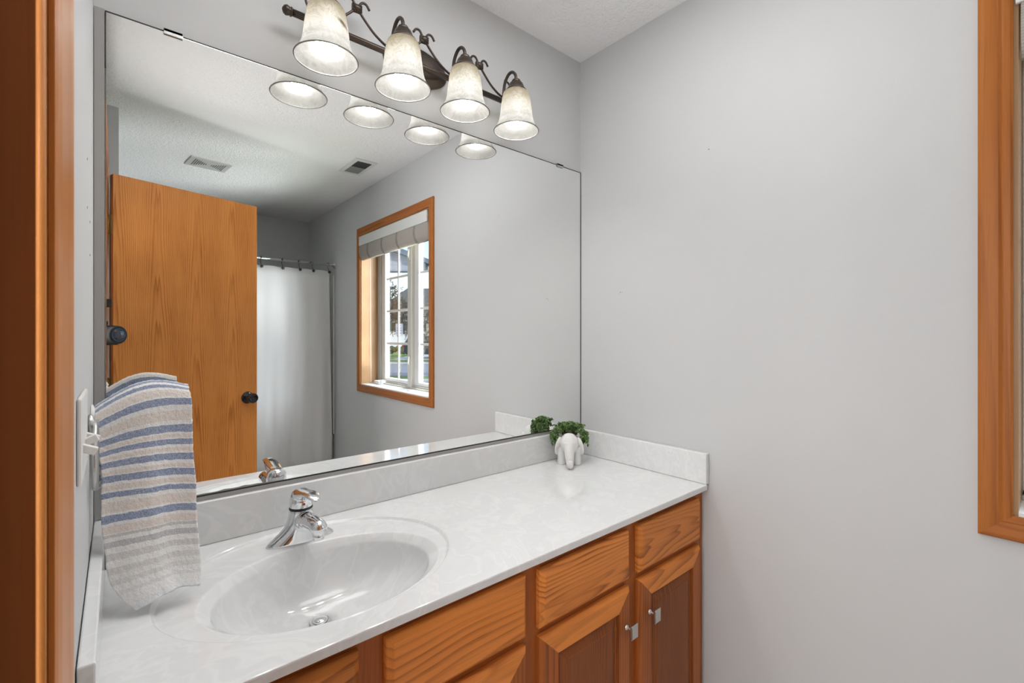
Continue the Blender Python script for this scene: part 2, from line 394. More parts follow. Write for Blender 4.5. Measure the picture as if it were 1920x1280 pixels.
for y, z in [(-.27,1.585), (-.27,1.505), (-.17,1.50), (-.17,1.44)]:
    MB().lathe([(.0022, -.0), (.0022, .0006)], 8, (XL, y, z), 'x').build('nail_hole', M['strip'], wl)
MB().box(XL, .008, YF, -1.775, 0, H).build('wall_chase', M['wall'])['kind'] = 'structure'
MB().box(-1.5, -1.4, YF, 0, 0, H).build('wall_hallway', M['hallwall'])['kind'] = 'structure'

# doorway casing and jamb (trim_1)
t1 = thing('trim_1', (XL, DY1, 0), kind='structure')
def cas_prof(y_in, sgn):     # (x,y) profile of the flat tapered casing, y_in = opening side
    return [(XL, y_in), (XL+.0035, y_in), (XL+.005, y_in+sgn*.004), (XL+.0065, y_in+sgn*.012), (XL+.0085, y_in+sgn*.035), (XL+.0105, y_in+sgn*.052), (XL+.0105, y_in+sgn*.0585), (XL+.0085, y_in+sgn*.0605), (XL, y_in+sgn*.0605)]
MB().prism(cas_prof(DY1+.005, 1), 0, DZ+.062, 'z').build('casing_leg', M['oak_case'], t1)
MB().prism(cas_prof(DY0-.005, -1), 0, DZ+.062, 'z').build('casing_leg', M['oak_case'], t1)
MB().prism([(XL, DZ+.005), (XL+.0035, DZ+.005), (XL+.0065, DZ+.016), (XL+.0105, DZ+.056), (XL+.0105, DZ+.0635), (XL, DZ+.0655)], DY0-.064, DY1+.064, 'y').build('casing_head', M['oak_trim_y'], t1)
jam = MB()
for y, s_ in ((DY1, 1), (DY0, -1)):
    jam.box(XL-.115, XL-.0005, min(y, y+s_*.012), max(y, y+s_*.012), 0, DZ)
    jam.box(XL-.075, XL-.040, min(y, y-s_*.010), max(y, y-s_*.010), 0, DZ)
jam.box(XL-.115, XL-.0005, DY0-.012, DY1+.012, DZ, DZ+.012)
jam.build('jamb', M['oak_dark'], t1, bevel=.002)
MB().tube([(XL-.003, DY1+.0005, .0), (XL-.003, DY1+.0005, DZ)], .0028, 8).build('jamb_highlight', M['oak_case'], t1)  # bright bead stands in for the highlight on the jamb edge

# ------------------------------------------------------------------ door
dr = thing('door_1', (-.012, -1.476, .0), kind='structure', rz=-math.radians(16.6), rel=(0,0,0))
MB().box(0, .648, -.035, 0, .012, 2.028).build('door_panel', M['oak_door'], dr, bevel=.001)
MB().box(-.0012, 0, -.0345, -.0005, .013, 2.027).build('door_edge', M['oak_dark'], dr)
for z in (.25, 1.05, 1.80):
    h = MB(); h.tube([(-.006, -.040, z-.045), (-.006, -.040, z+.045)], .006, 10)
    h.box(-.0025, 0, -.034, -.004, z-.044, z+.044)
    h.tube([(-.006, -.040, z+.045), (-.006, -.040, z+.052)], [.007, .003], 10)
    h.build('hinge', M['brass'], dr)
for sy in (1,):
    k = MB().lathe([(.0335, 0), (.0335, .003), (.029, .008), (.016, .011), (.0125, .014), (.0115, .030), (.014, .034)], 28, (.595, 0, .948), 'y').build('rosette', M['black'], dr)
    MB().lathe([(.013, .033), (.0245, .036), (.0275, .046), (.0275, .060), (.025, .0655), (.020, .066), (.018, .0635), (.003, .0635)], 28, (.595, 0, .948), 'y').build('door_knob', M['black'], dr)

# ------------------------------------------------------------------ window_1
wd = thing('window_1', (XW, (WY0+WY1)/2, WZ0), kind='structure')
CW = .054
def rectring(xa, prof, y0, y1, z0, z1, mats, name, parent, k=1):
    """mitred frame; prof: (outset, x) from the opening outward"""
    rs = []
    for o_, x in prof: rs.append([V(x, y0-o_, z0-o_), V(x, y1+o_, z0-o_), V(x, y1+o_, z1+o_), V(x, y0-o_, z1+o_)])
    m = MB(); n = len(rs)
    for i in range(n):
        a, b = rs[i], rs[(i+1) % n]
        for j in range(4):
            q = (j+1) % 4
            m.add([a[j], a[q], b[q], b[j]], [(0,1,2,3)], 0 if j in (1, 3) else 1)
    return m.build(name, mats, parent)
rectring(XW, [(0, XW), (0, XW-.009), (.004, XW-.0115), (.014, XW-.012), (.017, XW-.0105), (.022, XW-.0135), (.044, XW-.015), (.050, XW-.0145), (CW, XW-.011), (CW, XW)], WY0, WY1, WZ0, WZ1, [M['oak_trim_z'], M['oak_trim_y']], 'casing', wd)
XG = 1.66
MB().box(XW+.001, XG+.03, WY0, WY0+.008, WZ0, WZ1).build('jamb_liner', M['oak_jamb'], wd)
MB().box(XW+.001, XG+.03, WY1-.008, WY1, WZ0, WZ1).build('jamb_liner', M['oak_jamb'], wd)
MB().box(XW+.001, XG+.03, WY0+.008, WY1-.008, WZ1-.008, WZ1).build('head_liner', M['oak_jamb'], wd)
MB().box(XW-.004, XG+.03, WY0+.008, WY1-.008, WZ0, WZ0+.008).build('sill', M['white'], wd)
fr = MB(); a, b, c, d = WY0+.008, WY1-.008, WZ0+.008, WZ1-.008
fr.box(XG-.035, XG+.03, a, a+.045, c, d); fr.box(XG-.035, XG+.03, b-.045, b, c, d)
fr.box(XG-.035, XG+.03, a, b, c, c+.022); fr.box(XG-.055, XG+.03, a, b, c, c+.010); fr.box(XG-.035, XG+.03, a, b, d-.04, d)
fr.build('window_frame', M['taupe'], wd, bevel=.002)
MB().box(XG-.045, XG+.03, -1.778, -1.722, c, d).build('mullion', M['cream'], wd, bevel=.004)
def sash(y0, y1):
    z0, z1 = c+.022, d-.04
    m = MB(); t_ = .062
    m.box(XG-.018, XG+.018, y0, y0+t_, z0, z1); m.box(XG-.018, XG+.018, y1-t_*.55, y1, z0, z1)
    m.box(XG-.018, XG+.018, y0+t_, y1-t_*.55, z0, z0+.026); m.box(XG-.018, XG+.018, y0+t_, y1-t_*.55, z1-.05, z1)
    s_ = m.build('sash', M['sash'], wd, bevel=.002)
    g0, g1, h0, h1 = y0+t_, y1-t_*.55, z0+.026, z1-.05
    MB().box(XG+.004, XG+.008, g0, g1, h0, h1).build('pane', M['glass'], s_)
    q = MB(); ym = (g0+g1)/2
    q.box(XG-.002, XG+.003, ym-.009, ym+.009, h0, h1)
    for z in (1.232, 1.489, 1.746): q.box(XG-.0022, XG+.0032, g0, g1, z-.009, z+.009)
    q.build('muntin', M['whitepaint'], s_)
sash(WY0+.053, -1.778); sash(-1.722, WY1-.053)
for z in (1.10, 1.87):
    m = MB(); m.box(XG-.052, XG-.045, -1.765, -1.735, z-.03, z+.03); m.tube([(XG-.055, -1.74, z-.02), (XG-.066, -1.73, z), (XG-.060, -1.728, z+.045)], [.006, .006, .004], 8)
    m.build('sash_lock', M['cream'], wd)
m = MB(); m.box(XG-.10, XG-.035, -2.235, -2.15, c, c+.028); m.box(XG-.09, XG-.06, -2.15, -2.12, c+.018, c+.036)
m.build('crank_cover', M['whitepaint'], wd, bevel=.006)
for i, y in enumerate((-1.62, -1.585)):
    q = MB(); q.tube([(1.545+.012*math.cos(k*PI/8), y+.013*math.sin(k*PI/8), c+.0045) for k in range(17)], .004, 6)
    o = q.build('plastic_ring', M['cream'], rel=(1.545, y, c))
    tag(o, ['small pale ring on the window sill, nearer the crank', 'small pale ring on the window sill, nearer the sink wall'][i], 'ring', 'two small rings on the window sill')

# blind
bl = thing('window_blind', (XW-.01, (WY0+WY1)/2, 1.9), 'woven taupe blind pulled up under a white valance in the window', 'blind')
MB().box(XW-.022, XW-.012, WY0-.002+.01, WY1-.004, 2.006, 2.078).build('valance', M['whitepaint'], bl, bevel=.002)
pf = [(XW-.010, 2.03), (XW-.018, 2.00), (XW-.022, 1.965), (XW-.016, 1.925), (XW+.002, 1.897), (XW+.020, 1.895), (XW+.038, 1.92), (XW+.045, 1.97), (XW+.040, 2.03)]
MB().prism(pf, WY0+.012, WY1-.012, 'y', smooth=True).build('rolled_shade', M['woven'], bl)
for y in (-2.15, -1.90, -1.66, -1.41):
    MB().prism([(x-.0012 if x < XW+.01 else x, z-.0012) for x, z in pf[:6]]+[(x, z+.001) for x, z in reversed(pf[:6])], y-.012, y+.012, 'y', smooth=False).build('tape', M['band'], bl)
MB().tube([(XW+.045, -2.24, 1.92), (XW+.048, -2.245, 1.4), (XW+.055, -2.25, .925)], .0018, 6).build('cord', M['white'], bl)

# ------------------------------------------------------------------ mirror
XM = -.019
mr = thing('wall_mirror', ((XM+XW)/2, 0, .918), 'large frameless wall mirror above the vanity with grey bottom channel', 'mirror')
gl = MB().box(XM+.002, XW-.003, -.0045, -.001, .919, 1.977).build('mirror_glass', M['mirror'], mr)
e = MB()
e.box(XM, XW-.001, -.0052, -.0005, 1.977, 1.9795); e.box(XW-.0034, XW-.0004, -.0056, -.0005, .919, 1.979)
e.box(XM, XM+.002, -.005, -.0005, 1.86, 1.977); e.box(XM, XW-.002, -.0052, -.0005, .9165, .9205)
e.build('black_edge', M['edge'], mr)
# tarnish creeping up from the lower edge
rg = random.Random(3); pts = []
x = .10
while x < .34:
    pts.append((x, .9205+.0045*math.sin((x-.10)/.24*PI)*(.5+rg.random()*.6))); x += .014
MB().prism([(.10, .919)]+pts+[(.34, .919)], -.0049, -.0046, 'y').build('tarnish', M['strip'], mr)
MB().box(XM, XW-.003, -.0085, -.0008, .9075, .9165).build('bottom_channel', M['strip'], mr)
MB().box(XL+.001, XM-.0005, -.006, -.0005, .908, 1.981).build('side_strip', M['strip'], mr)
for x in (.098, 1.36):
    q = MB(); q.box(x-.018, x+.018, -.0085, -.0005, 1.977, 1.984); q.box(x-.018, x+.018, -.0085, -.0058, 1.971, 1.984)
    q.build('mirror_clip', M['brushed'], mr, bevel=.001)
# ------------------------------------------------------------------ vanity top
CT = .806; YC = -.5625; XC = 1.472
vt = thing('countertop', (.72, -.28, CT), 'white swirled marble vanity top with integral oval basin and splashes', 'countertop')
top = MB(); N = 128
def ring(cx, cy, a_, b_, z): return [V(cx+a_*math.cos(2*PI*k/N), cy+b_*math.sin(2*PI*k/N), z) for k in range(N)]
O = (.333, -.281, .290, .232)
X0, X1, Y0_, Y1_ = XL+.0005, .70, YC+.003, -.001
rect = []
for k in range(N):
    c_, s_ = O[2]*math.cos(2*PI*k/N), O[3]*math.sin(2*PI*k/N)
    tt = min([(X1-O[0])/c_ if c_ > 1e-9 else 1e9, (X0-O[0])/c_ if c_ < -1e-9 else 1e9, (Y1_-O[1])/s_ if s_ > 1e-9 else 1e9, (Y0_-O[1])/s_ if s_ < -1e-9 else 1e9])
    rect.append(V(O[0]+c_*tt, O[1]+s_*tt, CT))
for cx, cy in ((X0,Y0_),(X1,Y0_),(X0,Y1_),(X1,Y1_)):
    i = min(range(N), key=lambda k: (rect[k].xy-V(cx,cy).xy).length if True else 0)
    rect[i] = V(cx, cy, CT)
top.rings([rect, ring(*O, CT)], 0, False, False, False)
rs = [ring(*O, CT), ring(O[0], O[1], O[2]-.0012, O[3]-.0012, CT-.0006), ring(O[0], O[1], O[2]-.0045, O[3]-.0045, CT-.0052), ring(O[0], O[1], O[2]-.006, O[3]-.006, CT-.0064), ring(O[0], O[1], O[2]-.009, O[3]-.0085, CT-.0070)]
A_ = (O[0], O[1], O[2]-.009, O[3]-.0085, CT-.0070); Bm = (.342, -.326, .236, .172, CT-.0058)
for t_ in (.33, .66, .93): rs.append(ring(*[p+(q-p)*t_ for p, q in zip(A_, Bm)]))
rs += [ring(*Bm), ring(.342,-.3258,.2345,.1705, CT-.0064), ring(.342,-.3255,.2325,.1688, CT-.0078), ring(.343,-.322,.222,.1605, CT-.0165), ring(.343,-.320,.2165,.156,CT-.0215), ring(.343,-.3195,.2145,.1542,CT-.0240), ring(.343,-.319,.2130,.1528,CT-.0285), ring(.343,-.318,.2105,.1505,CT-.037),
       ring(.343,-.314,.203,.143,CT-.055), ring(.342,-.304,.186,.128,CT-.080), ring(.340,-.290,.158,.106,CT-.103), ring(.339,-.278,.120,.079,CT-.119), ring(.338,-.270,.080,.053,CT-.128), ring(.338,-.266,.045,.036,CT-.133), ring(.338,-.264,.0225,.0225,CT-.136), ring(.338,-.264,.0215,.0215,CT-.150)]
top.rings(rs, 0, True, False, True)
top.add([V(X1, Y0_, CT), V(XC, Y0_, CT), V(XC, Y1_, CT), V(X1, Y1_, CT)], [(0,1,2,3)])
prof = [(Y0_, CT), (YC+.0008, CT-.0007), (YC, CT-.003), (YC, CT-.0165), (YC+.0015, CT-.018), (YC+.035, CT-.018)]
for p, q in zip(prof[:-1], prof[1:]):
    top.add([V(X0, *p), V(XC, *p), V(XC, *q), V(X0, *q)], [(0,1,2,3)])
top.add([V(XC, y, z) for y, z in prof]+[V(XC, -.001, CT-.018), V(XC, -.001, CT)], [tuple(range(8))])
top.add([V(X0, y, z) for y, z in prof]+[V(X0, -.001, CT-.018), V(X0, -.001, CT)], [tuple(range(8))])
top.build('counter_slab', M['marble'], vt)
MB().box(XL+.019, XC-.006, -.0205, -.0008, CT+.0002, CT+.101).build('backsplash', M['marble'], vt, bevel=.0025)
MB().box(XC-.005, XC+.0145, YC+.001, -.0008, CT+.0005, CT+.101).build('side_splash', M['marble'], vt, bevel=.0025)
MB().box(XL+.0012, XL+.0185, YC-.004, -.0008, CT+.0005, CT+.101).build('side_splash', M['marble'], vt, bevel=.0025)
dm = MB().lathe([(.0214, -.137), (.0214, -.1335), (.019, -.1325), (.017, -.134), (.0165, -.139)], 32, (.338, -.264, CT), caps=True)
dm.lathe([(.004, -.139), (.0150, -.1335), (.0155, -.131), (.013, -.1285), (.006, -.1272), (.0005, -.127)], 32, (.338, -.264, CT))
dm.build('drain_stopper', M['chrome'], vt)

# ------------------------------------------------------------------ faucet
fc = thing('faucet', (.340, -.118, CT-.0072), 'chrome single-handle faucet behind the oval basin', 'faucet', rz=0, rel=(0,0,0))
fb = MB()
def er(a_, b_, z, y=0, n=40): return [V(a_*math.cos(2*PI*k/n), y+b_*math.sin(2*PI*k/n), z) for k in range(n)]
fb.rings([er(.0775,.0275,0), er(.078,.028,.003), er(.0745,.0275,.008), er(.063,.0265,.0165), er(.049,.0262,.027), er(.039,.0262,.037), er(.0325,.026,.048), er(.029,.0255,.060), er(.0268,.0252,.072), er(.0258,.025,.080)], 0)
fb.build('faucet_body', M['chrome'], fc)
sp = MB()
sp.tube(spline([(0,-.010,.048), (0,-.040,.058), (0,-.075,.066), (0,-.112,.071), (0,-.132,.070)], 6), [.0235]*3+[.022]*4+[.020]*4+[.0185]*6+[.0180]*8, 20)
sp.ell((0,-.132,.070), (.0180,.0150,.0175), 18, 10)
o = sp.build('spout', M['chrome'], fc); voxel(o, .0016, 12)
MB().lathe([(.0118, .060), (.0118, .046), (.0105, .0445), (.0085, .0445)], 24, (0,-.127,0)).build('aerator', M['chrome'], fc)
MB().lathe([(.0266, .0785), (.0266, .0815)], 32).build('handle_seam', M['edge'], fc)
hd = MB()
hd.lathe([(.0255,.082), (.0258,.092), (.0255,.101), (.0240,.110), (.0200,.118), (.0130,.1235), (.004,.125)], 32)
lv = [((0,.004,.108), .021, .015), ((0,-.016,.1145), .0215, .0125), ((0,-.036,.1215), .0205, .0088), ((0,-.058,.1275), .0185, .0066), ((0,-.080,.1305), .0165, .0056), ((0,-.098,.1300), .0145, .0052), ((0,-.110,.1275), .0110, .0044), ((0,-.116,.1255), .0040, .002)]
hd.rings([[V(c[0]+w_*math.cos(2*PI*k/24), c[1]+h_*.25*math.sin(2*PI*k/24), c[2]+h_*math.sin(2*PI*k/24)) for k in range(24)] for c, w_, h_ in lv], 0)
o = hd.build('lever_handle', M['chrome'], fc); voxel(o, .0014, 14)
tag(MB().lathe([(.0028, -.0262), (.0028, -.0254)], 12, (0, 0, .094), 'y').build('temperature_dot', M['tail'], fc), 'tiny red dot')

# ------------------------------------------------------------------ vanity cabinet
cb = thing('vanity_cabinet', (.72, -.28, 0), 'brown oak vanity cabinet with raised-panel doors under the marble top', 'cabinet')
CX0, CX1, FY, CZ = XL+.002, XW-.004, -.537, CT-.0185
MB().box(CX0, CX1, -.46, -.02, 0, .10).box(CX0+.02, CX1-.02, -.515, -.03, .11, .14).build('toe_kick', M['void'], cb)
MB().box(CX1-.016, CX1, FY+.019, -.001, .10, CZ).box(CX0, CX0+.016, FY+.019, -.001, .10, CZ).box(CX0+.017, CX1-.017, -.03, -.005, .10, .64).build('side_panel', M['oak_cab_z'], cb)
cols = [(-.018, .309), (.357, .685), (.726, 1.0625), (1.1065, 1.446)]
edges = [(CX0, -.006), (.297, .369), (.673, .738), (1.050, 1.119), (1.434, CX1)]
for a_, b_ in edges: MB().box(a_, b_, FY, FY+.019, .10, CZ).build('stile', M['oak_cab_z'], cb)
for (a0, a_), (b_, b1) in zip(edges[:-1], edges[1:]):
    for z0, z1 in ((.755, CZ), (.604, .645), (.10, .14)): MB().box(a_, b_, FY+.0003, FY+.019, z0, z1).build('rail', M['oak_cab_x'], cb)
def front(x0, x1, z0, z1, prof, mats, cap_mi, name, parent):
    m = MB(); rs = [[V(x0+i_, y, z0+i_), V(x1-i_, y, z0+i_), V(x1-i_, y, z1-i_), V(x0+i_, y, z1-i_)] for i_, y in prof]
    for n_, (a, b) in enumerate(zip(rs[:-1], rs[1:])):
        for j in range(4):
            q = (j+1) % 4
            pan = prof[n_][0] >= .0535
            mi = (2 if pan else (0 if j in (1, 3) else 1)) if len(mats) > 1 else 0
            m.add([a[j], a[q], b[q], b[j]], [(0,1,2,3)], mi)
    m.add(rs[-1], [(0,1,2,3)], cap_mi); m.add(rs[0], [(3,2,1,0)], 0)
    return m.build(name, mats, parent)
DPR = [(0, FY-.0005), (0, FY-.0095), (.0015, FY-.012), (.0105, FY-.019), (.012, FY-.0195)]
PPR = [(0, FY-.0005), (0, FY-.0095), (.0015, FY-.012), (.0085, FY-.019), (.0535, FY-.0195), (.0545, FY-.0135), (.060, FY-.0130), (.0615, FY-.0120), (.083, FY-.0178), (.0845, FY-.0190)]
kl = ['', '', 'pewter square knob', 'pewter square knob']
for i, (x0, x1) in enumerate(cols):
    wood = [DR[2], DR[1], DR[0], DR[2]][i]
    zt = .767 if i < 2 else .764
    front(x0, x1, .632, zt, DPR, [wood], 0, 'drawer_front', cb)
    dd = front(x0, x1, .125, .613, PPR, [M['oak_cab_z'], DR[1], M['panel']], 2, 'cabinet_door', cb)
    kx = [x1-.025, x0+.025, x1-.021, x0+.044][i]; kz = .512
    k = MB(); k.lathe([(.008, 0), (.007, -.003), (.004, -.006), (.004, -.022)], 14, (kx, FY-.019, kz), 'y')
    k.box(kx-.0145, kx+.0145, FY-.0455, FY-.0405, kz-.0185, kz+.0185)
    k.prism([(kx-.0145+.010*math.sin(PI*q/8), kz-.0165+.033*q/8) for q in range(9)], FY-.0485, FY-.0455, 'y')
    k.build('knob', M['pewter'], dd, bevel=.0006)

# ------------------------------------------------------------------ vanity light
vl = thing('vanity_light', (.714, 0, 2.12), 'bronze four-light vanity fixture with alabaster bell shades above the mirror', 'light fixture')
LX = [.400, .610, .819, 1.028]; LY = -.120; BY, BZ = -.050, 2.112
def oval(a_, b_, y): return [V(.715+a_*math.cos(2*PI*k/48), y, 2.135+b_*math.sin(2*PI*k/48)) for k in range(48)]
MB().rings([oval(.110,.060,-.0005), oval(.110,.060,-.006), oval(.105,.056,-.011), oval(.090,.044,-.013), oval(.085,.040,-.018), oval(.078,.034,-.020)], 0).build('backplate', M['bronze'], vl)
MB().lathe([(.012, -.02), (.012, BY)], 16, (.715, 0, BZ), 'y').build('stem', M['bronze'], vl)
MB().tube([(.338, BY, BZ), (1.092, BY, BZ)], .0088, 18).build('bar', M['bronze'], vl)
for x, s_ in ((.338, -1), (1.092, 1)):
    MB().lathe([(.0088, 0), (.0115, .001*s_), (.0115, .004*s_), (.009, .005*s_), (.0115, .009*s_), (.0125, .014*s_), (.009, .020*s_), (.002, .0235*s_)], 16, (x, BY, BZ), 'x').build('finial', M['bronze'], vl)
for i in range(3):
    c_ = (LX[i]+LX[i+1])/2; m = MB()
    for s_ in (-1, 1):
        m.tube(spline([(c_+s_*.103, BY-.002, BZ+.0125), (c_+s_*.082, BY-.002, BZ+.0175), (c_+s_*.050, BY-.002, BZ+.036), (c_+s_*.022, BY-.002, BZ+.062), (c_+s_*.007, BY-.002, BZ+.080), (c_+s_*.006, BY-.002, BZ+.092), (c_+s_*.015, BY-.002, BZ+.106), (c_+s_*.027, BY-.002, BZ+.106), (c_+s_*.036, BY-.002, BZ+.094)], 5), .0035, 8)
    m.build('scroll_rod', M['bronze'], vl)
    k = MB()
    for z in (.078, .084, .090): k.tube([(c_-.013, BY-.002, BZ+z-.001), (c_+.013, BY-.002, BZ+z+.001)], .0062, 10)
    k.ell((c_, BY-.006, BZ+.084), (.011, .008, .0095), 14, 8)
    k.build('bow_knot', M['bronze'], vl)
for x, s_ in ((LX[0], -1), (LX[3], 1)):
    MB().tube(spline([(x+s_*.0, BY-.002, BZ+.0125), (x+s_*.012, BY-.002, BZ+.018), (x+s_*.027, BY-.002, BZ+.037), (x+s_*.030, BY-.002, BZ+.058), (x+s_*.020, BY-.002, BZ+.071), (x+s_*.004, BY-.002, BZ+.073)], 5), .0033, 8).build('scroll_end', M['bronze'], vl)
ZT, ZR = 2.118, 1.985
SPR = [(.031, ZT), (.040, ZT-.004), (.0445, ZT-.012), (.048, ZT-.028), (.0515, ZT-.052), (.0545, ZT-.078), (.058, ZT-.098), (.063, ZT-.112), (.0685, ZT-.122), (.0735, ZT-.130), (.0750, ZR)]
def fine(pr, n=4):
    q = spline([(a_, 0, b_) for a_, b_ in pr], n); return [(p.x, p.z) for p in q]
for i, x in enumerate(LX):
    # cane-shaped arm that loops over and drops into the fitter cap
    MB().tube(spline([(x, BY-.002, BZ+.006), (x, BY-.004, BZ+.035), (x, BY-.012, BZ+.062), (x, BY-.030, BZ+.080), (x, BY-.050, BZ+.080), (x, LY+.004, BZ+.064), (x, LY, BZ+.040)], 6), .0052, 12).build('arm', M['bronze'], vl)
    MB().lathe([(.0065, ZT+.042), (.013, ZT+.039), (.0165, ZT+.033), (.0150, ZT+.030), (.0225, ZT+.026), (.0265, ZT+.016), (.0290, ZT+.010), (.034, ZT+.004), (.0375, ZT+.0), (.036, ZT-.003), (.030, ZT-.003)], 28, (x, LY, 0)).build('fitter_cap', M['bronze'], vl)
    sh = MB().lathe(fine(SPR), 48, (x, LY, 0), caps=False)
    sh.tube([(x+.075*math.cos(k*PI/24), LY+.075*math.sin(k*PI/24), ZR) for k in range(49)], .0017, 6)
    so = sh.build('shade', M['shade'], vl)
    if i == 0: so['label'] = 'alabaster glass bell shade with a brown stain'
    b_ = MB().lathe([(.003, ZT-.004), (.013, ZT-.010), (.013, ZT-.026), (.020, ZT-.045), (.0275, ZT-.060), (.030, ZT-.075), (.027, ZT-.090), (.019, ZT-.100), (.008, ZT-.105), (.001, ZT-.106)], 24, (x, LY, 0))
    b_.build('bulb', M['bulb'], so)

# ------------------------------------------------------------------ towel, arm, ring, switches
ta = thing('towel_holder', (XL, -.148, 1.15), 'white wall-mounted towel arm hidden under the striped towel', 'towel rail')
MB().lathe([(.020, .0005), (.020, .004), (.011, .007)], 20, (XL, -.146, 1.146), 'x').build('wall_flange', M['white'], ta)
MB().tube([(XL+.005, -.146, 1.146), (.04, -.146, 1.171), (.108, -.146, 1.176)], .006, 10).build('arm', M['white'], ta)
Lp = [(-.031,-.150,1.154), (-.031,-.158,1.126), (-.029,-.167,1.093), (-.023,-.179,1.058), (-.021,-.190,1.014), (-.021,-.203,.960), (-.016,-.217,.912), (-.010,-.232,.868), (.005,-.247,.840), (.026,-.263,.8165)]
Rp = [(.113,-.150,1.186), (.116,-.157,1.162), (.1165,-.166,1.109), (.117,-.177,1.056), (.120,-.189,1.005), (.119,-.203,.956), (.121,-.217,.907), (.122,-.232,.870), (.121,-.247,.846), (.118,-.258,.830)]
tw = MB(); NU, NV = 36, 9*7
Ls, Rs = spline(Lp, 7), spline(Rp, 7); uvs = []
back = [(-.085, .0), (-.092, .03), (-.10, .06)]
rows = []
rgt = random.Random(11)
BK = 14
for i in range(-BK, NV+1):
    row = []
    for j in range(NU+1):
        u = j/NU
        if i >= 0:
            v = i/NV; p = Ls[i].lerp(Rs[i], u)
            arch = .026*math.sin(PI*min(1, u*1.02))*(1-v)**4
            fold = .0045*math.sin(u*9+v*2.2)*min(1, v*2)+.006*v*math.exp(-((u-.52)/.09)**2)*(-1)
            fold += .010*v*v*math.sin(PI*u)*0
            top_round = .0
            p = p+V(0, fold-(.010*math.sin(min(1, v*9)*PI/2)), arch)
            p.z += .010*math.sin(PI*u)*v*v
            uvv = v
        else:
            k = -i/BK; p = Ls[0].lerp(Rs[0], u); arch = .026*math.sin(PI*min(1, u*1.02))
            ang = min(1, k*5)*PI/2
            p = V(p.x+.001*math.sin(u*8), p.y+.030*math.sin(ang)+.012*k, p.z+arch+.006*math.sin(ang*2)-.0-max(0, k-.2)*.20)
            p.y = min(p.y, -.030); uvv = k*.45
        row.append(p); uvs.append((u, uvv))
    rows.append(row)
tw.rings(rows, 0, True, False, False, closed=False)
to = tw.build('hand_towel', M['towel'], rel=(.045, -.16, .9), uv=uvs)
so = to.modifiers.new('thick', 'SOLIDIFY'); so.thickness = .0055; so.offset = 0
ss = to.modifiers.new('sub', 'SUBSURF'); ss.levels = 2; ss.render_levels = 2
tx = bpy.data.textures.new('terry', 'CLOUDS'); tx.noise_scale = .006
dp = to.modifiers.new('terry', 'DISPLACE'); dp.texture = tx; dp.strength = .0022; dp.mid_level = .5
tag(to, 'white and blue striped terry hand towel hanging left of the basin', 'towel')
tr_ = thing('towel_ring', (XL, -.235, 1.05), 'grey metal towel ring edge-on beside the switch plate', 'towel ring')
MB().lathe([(.016, .0005), (.016, .005), (.007, .008), (.006, .014)], 18, (XL, -.235, 1.143), 'x').build('ring_mount', M['brushed'], tr_)
MB().tube([(XL+.009, -.235+.050*math.sin(k*PI/16), 1.088+.055*math.cos(k*PI/16)) for k in range(33)], .0042, 8).build('ring', M['brushed'], tr_)
sw = thing('switch_plate', (XL, -.42, 1.15), 'white light switch plate on the left wall beside the towel', 'light switch')
MB().box(XL+.0003, XL+.005, -.545, -.395, 1.112, 1.218).build('cover_plate', M['white'], sw, bevel=.0025)
for k, y in enumerate((-.511, -.465, -.419)):
    MB().box(-.004, .013, -.0045, .0045, -.005, .005, 0, Matrix.Translation((XL+.006, y, 1.152)) @ Matrix.Rotation(math.radians(25 if k != 1 else -25), 4, 'Y')).build('toggle', M['white'], sw, bevel=.0015)

# ------------------------------------------------------------------ elephant planter
ep = thing('elephant_planter', (1.315, -.098, CT), 'white ceramic elephant planter spilling green succulents in the corner', 'planter', rz=-math.radians(47), rel=(0,0,0))
b = MB()
b.ell((0,.026,.070), (.044,.046,.042)); b.ell((0,-.020,.084), (.036,.031,.037)); b.ell((0,-.034,.072), (.025,.020,.026))
for sx in (-1, 1):
    b.lathe([(.0175, 0), (.0165,.003), (.0150,.03), (.018,.065)], 18, (sx*.029, -.006, 0))
    b.lathe([(.0175, 0), (.0165,.003), (.0150,.03), (.018,.065)], 18, (sx*.029, .052, 0))
    b.ell((sx*.041, -.010, .070), (.0070, .024, .036), 16, 10, 0, Matrix.Rotation(sx*math.radians(-12), 3, 'Y') @ Matrix.Rotation(sx*math.radians(28), 3, 'Z'))
b.tube(spline([(0,-.036,.080), (0,-.048,.058), (.001,-.056,.036), (.002,-.060,.020), (.003,-.072,.0115), (.004,-.086,.018), (.004,-.088,.034)], 5), [.025-.0155*(k/30)**.6 for k in range(31)], 16)
b.tube([(0,.068,.075), (0,.078,.05), (0,.078,.035)], [.005,.004,.003], 8)
o = b.build('elephant_body', M['porcelain'], ep); voxel(o, .0020, 16)
MB().lathe([(.032, .108), (.030, .112)], 24, (0,.026,0)).build('soil', M['soil'], ep)
lf = MB(); rl_ = random.Random(5)
def leaf(p, d, L, r):
    d = d.normalized(); a_ = d.orthogonal().normalized(); b_ = d.cross(a_)
    rs = []
    for t_, k in ((0, .45), (.35, 1), (.75, .95), (1, .3)):
        rs.append([p+d*(L*t_)+(a_*math.cos(q*PI/2.5)+b_*math.sin(q*PI/2.5))*r*k for q in range(5)])
    lf.rings(rs, 0, True)
def sprig(pts, n=7):
    ps = spline(pts, 5); lf.tube(ps, .0011, 5)
    for i, p in enumerate(ps[1:]):
        t_ = (ps[min(i+2, len(ps)-1)]-ps[i]).normalized()
        for k in range(n):
            d = V(rl_.gauss(0,1), rl_.gauss(0,1), rl_.gauss(0,1)).normalized()+t_*.7
            leaf(p, d, rl_.uniform(.0045,.0085), rl_.uniform(.0011,.0018))
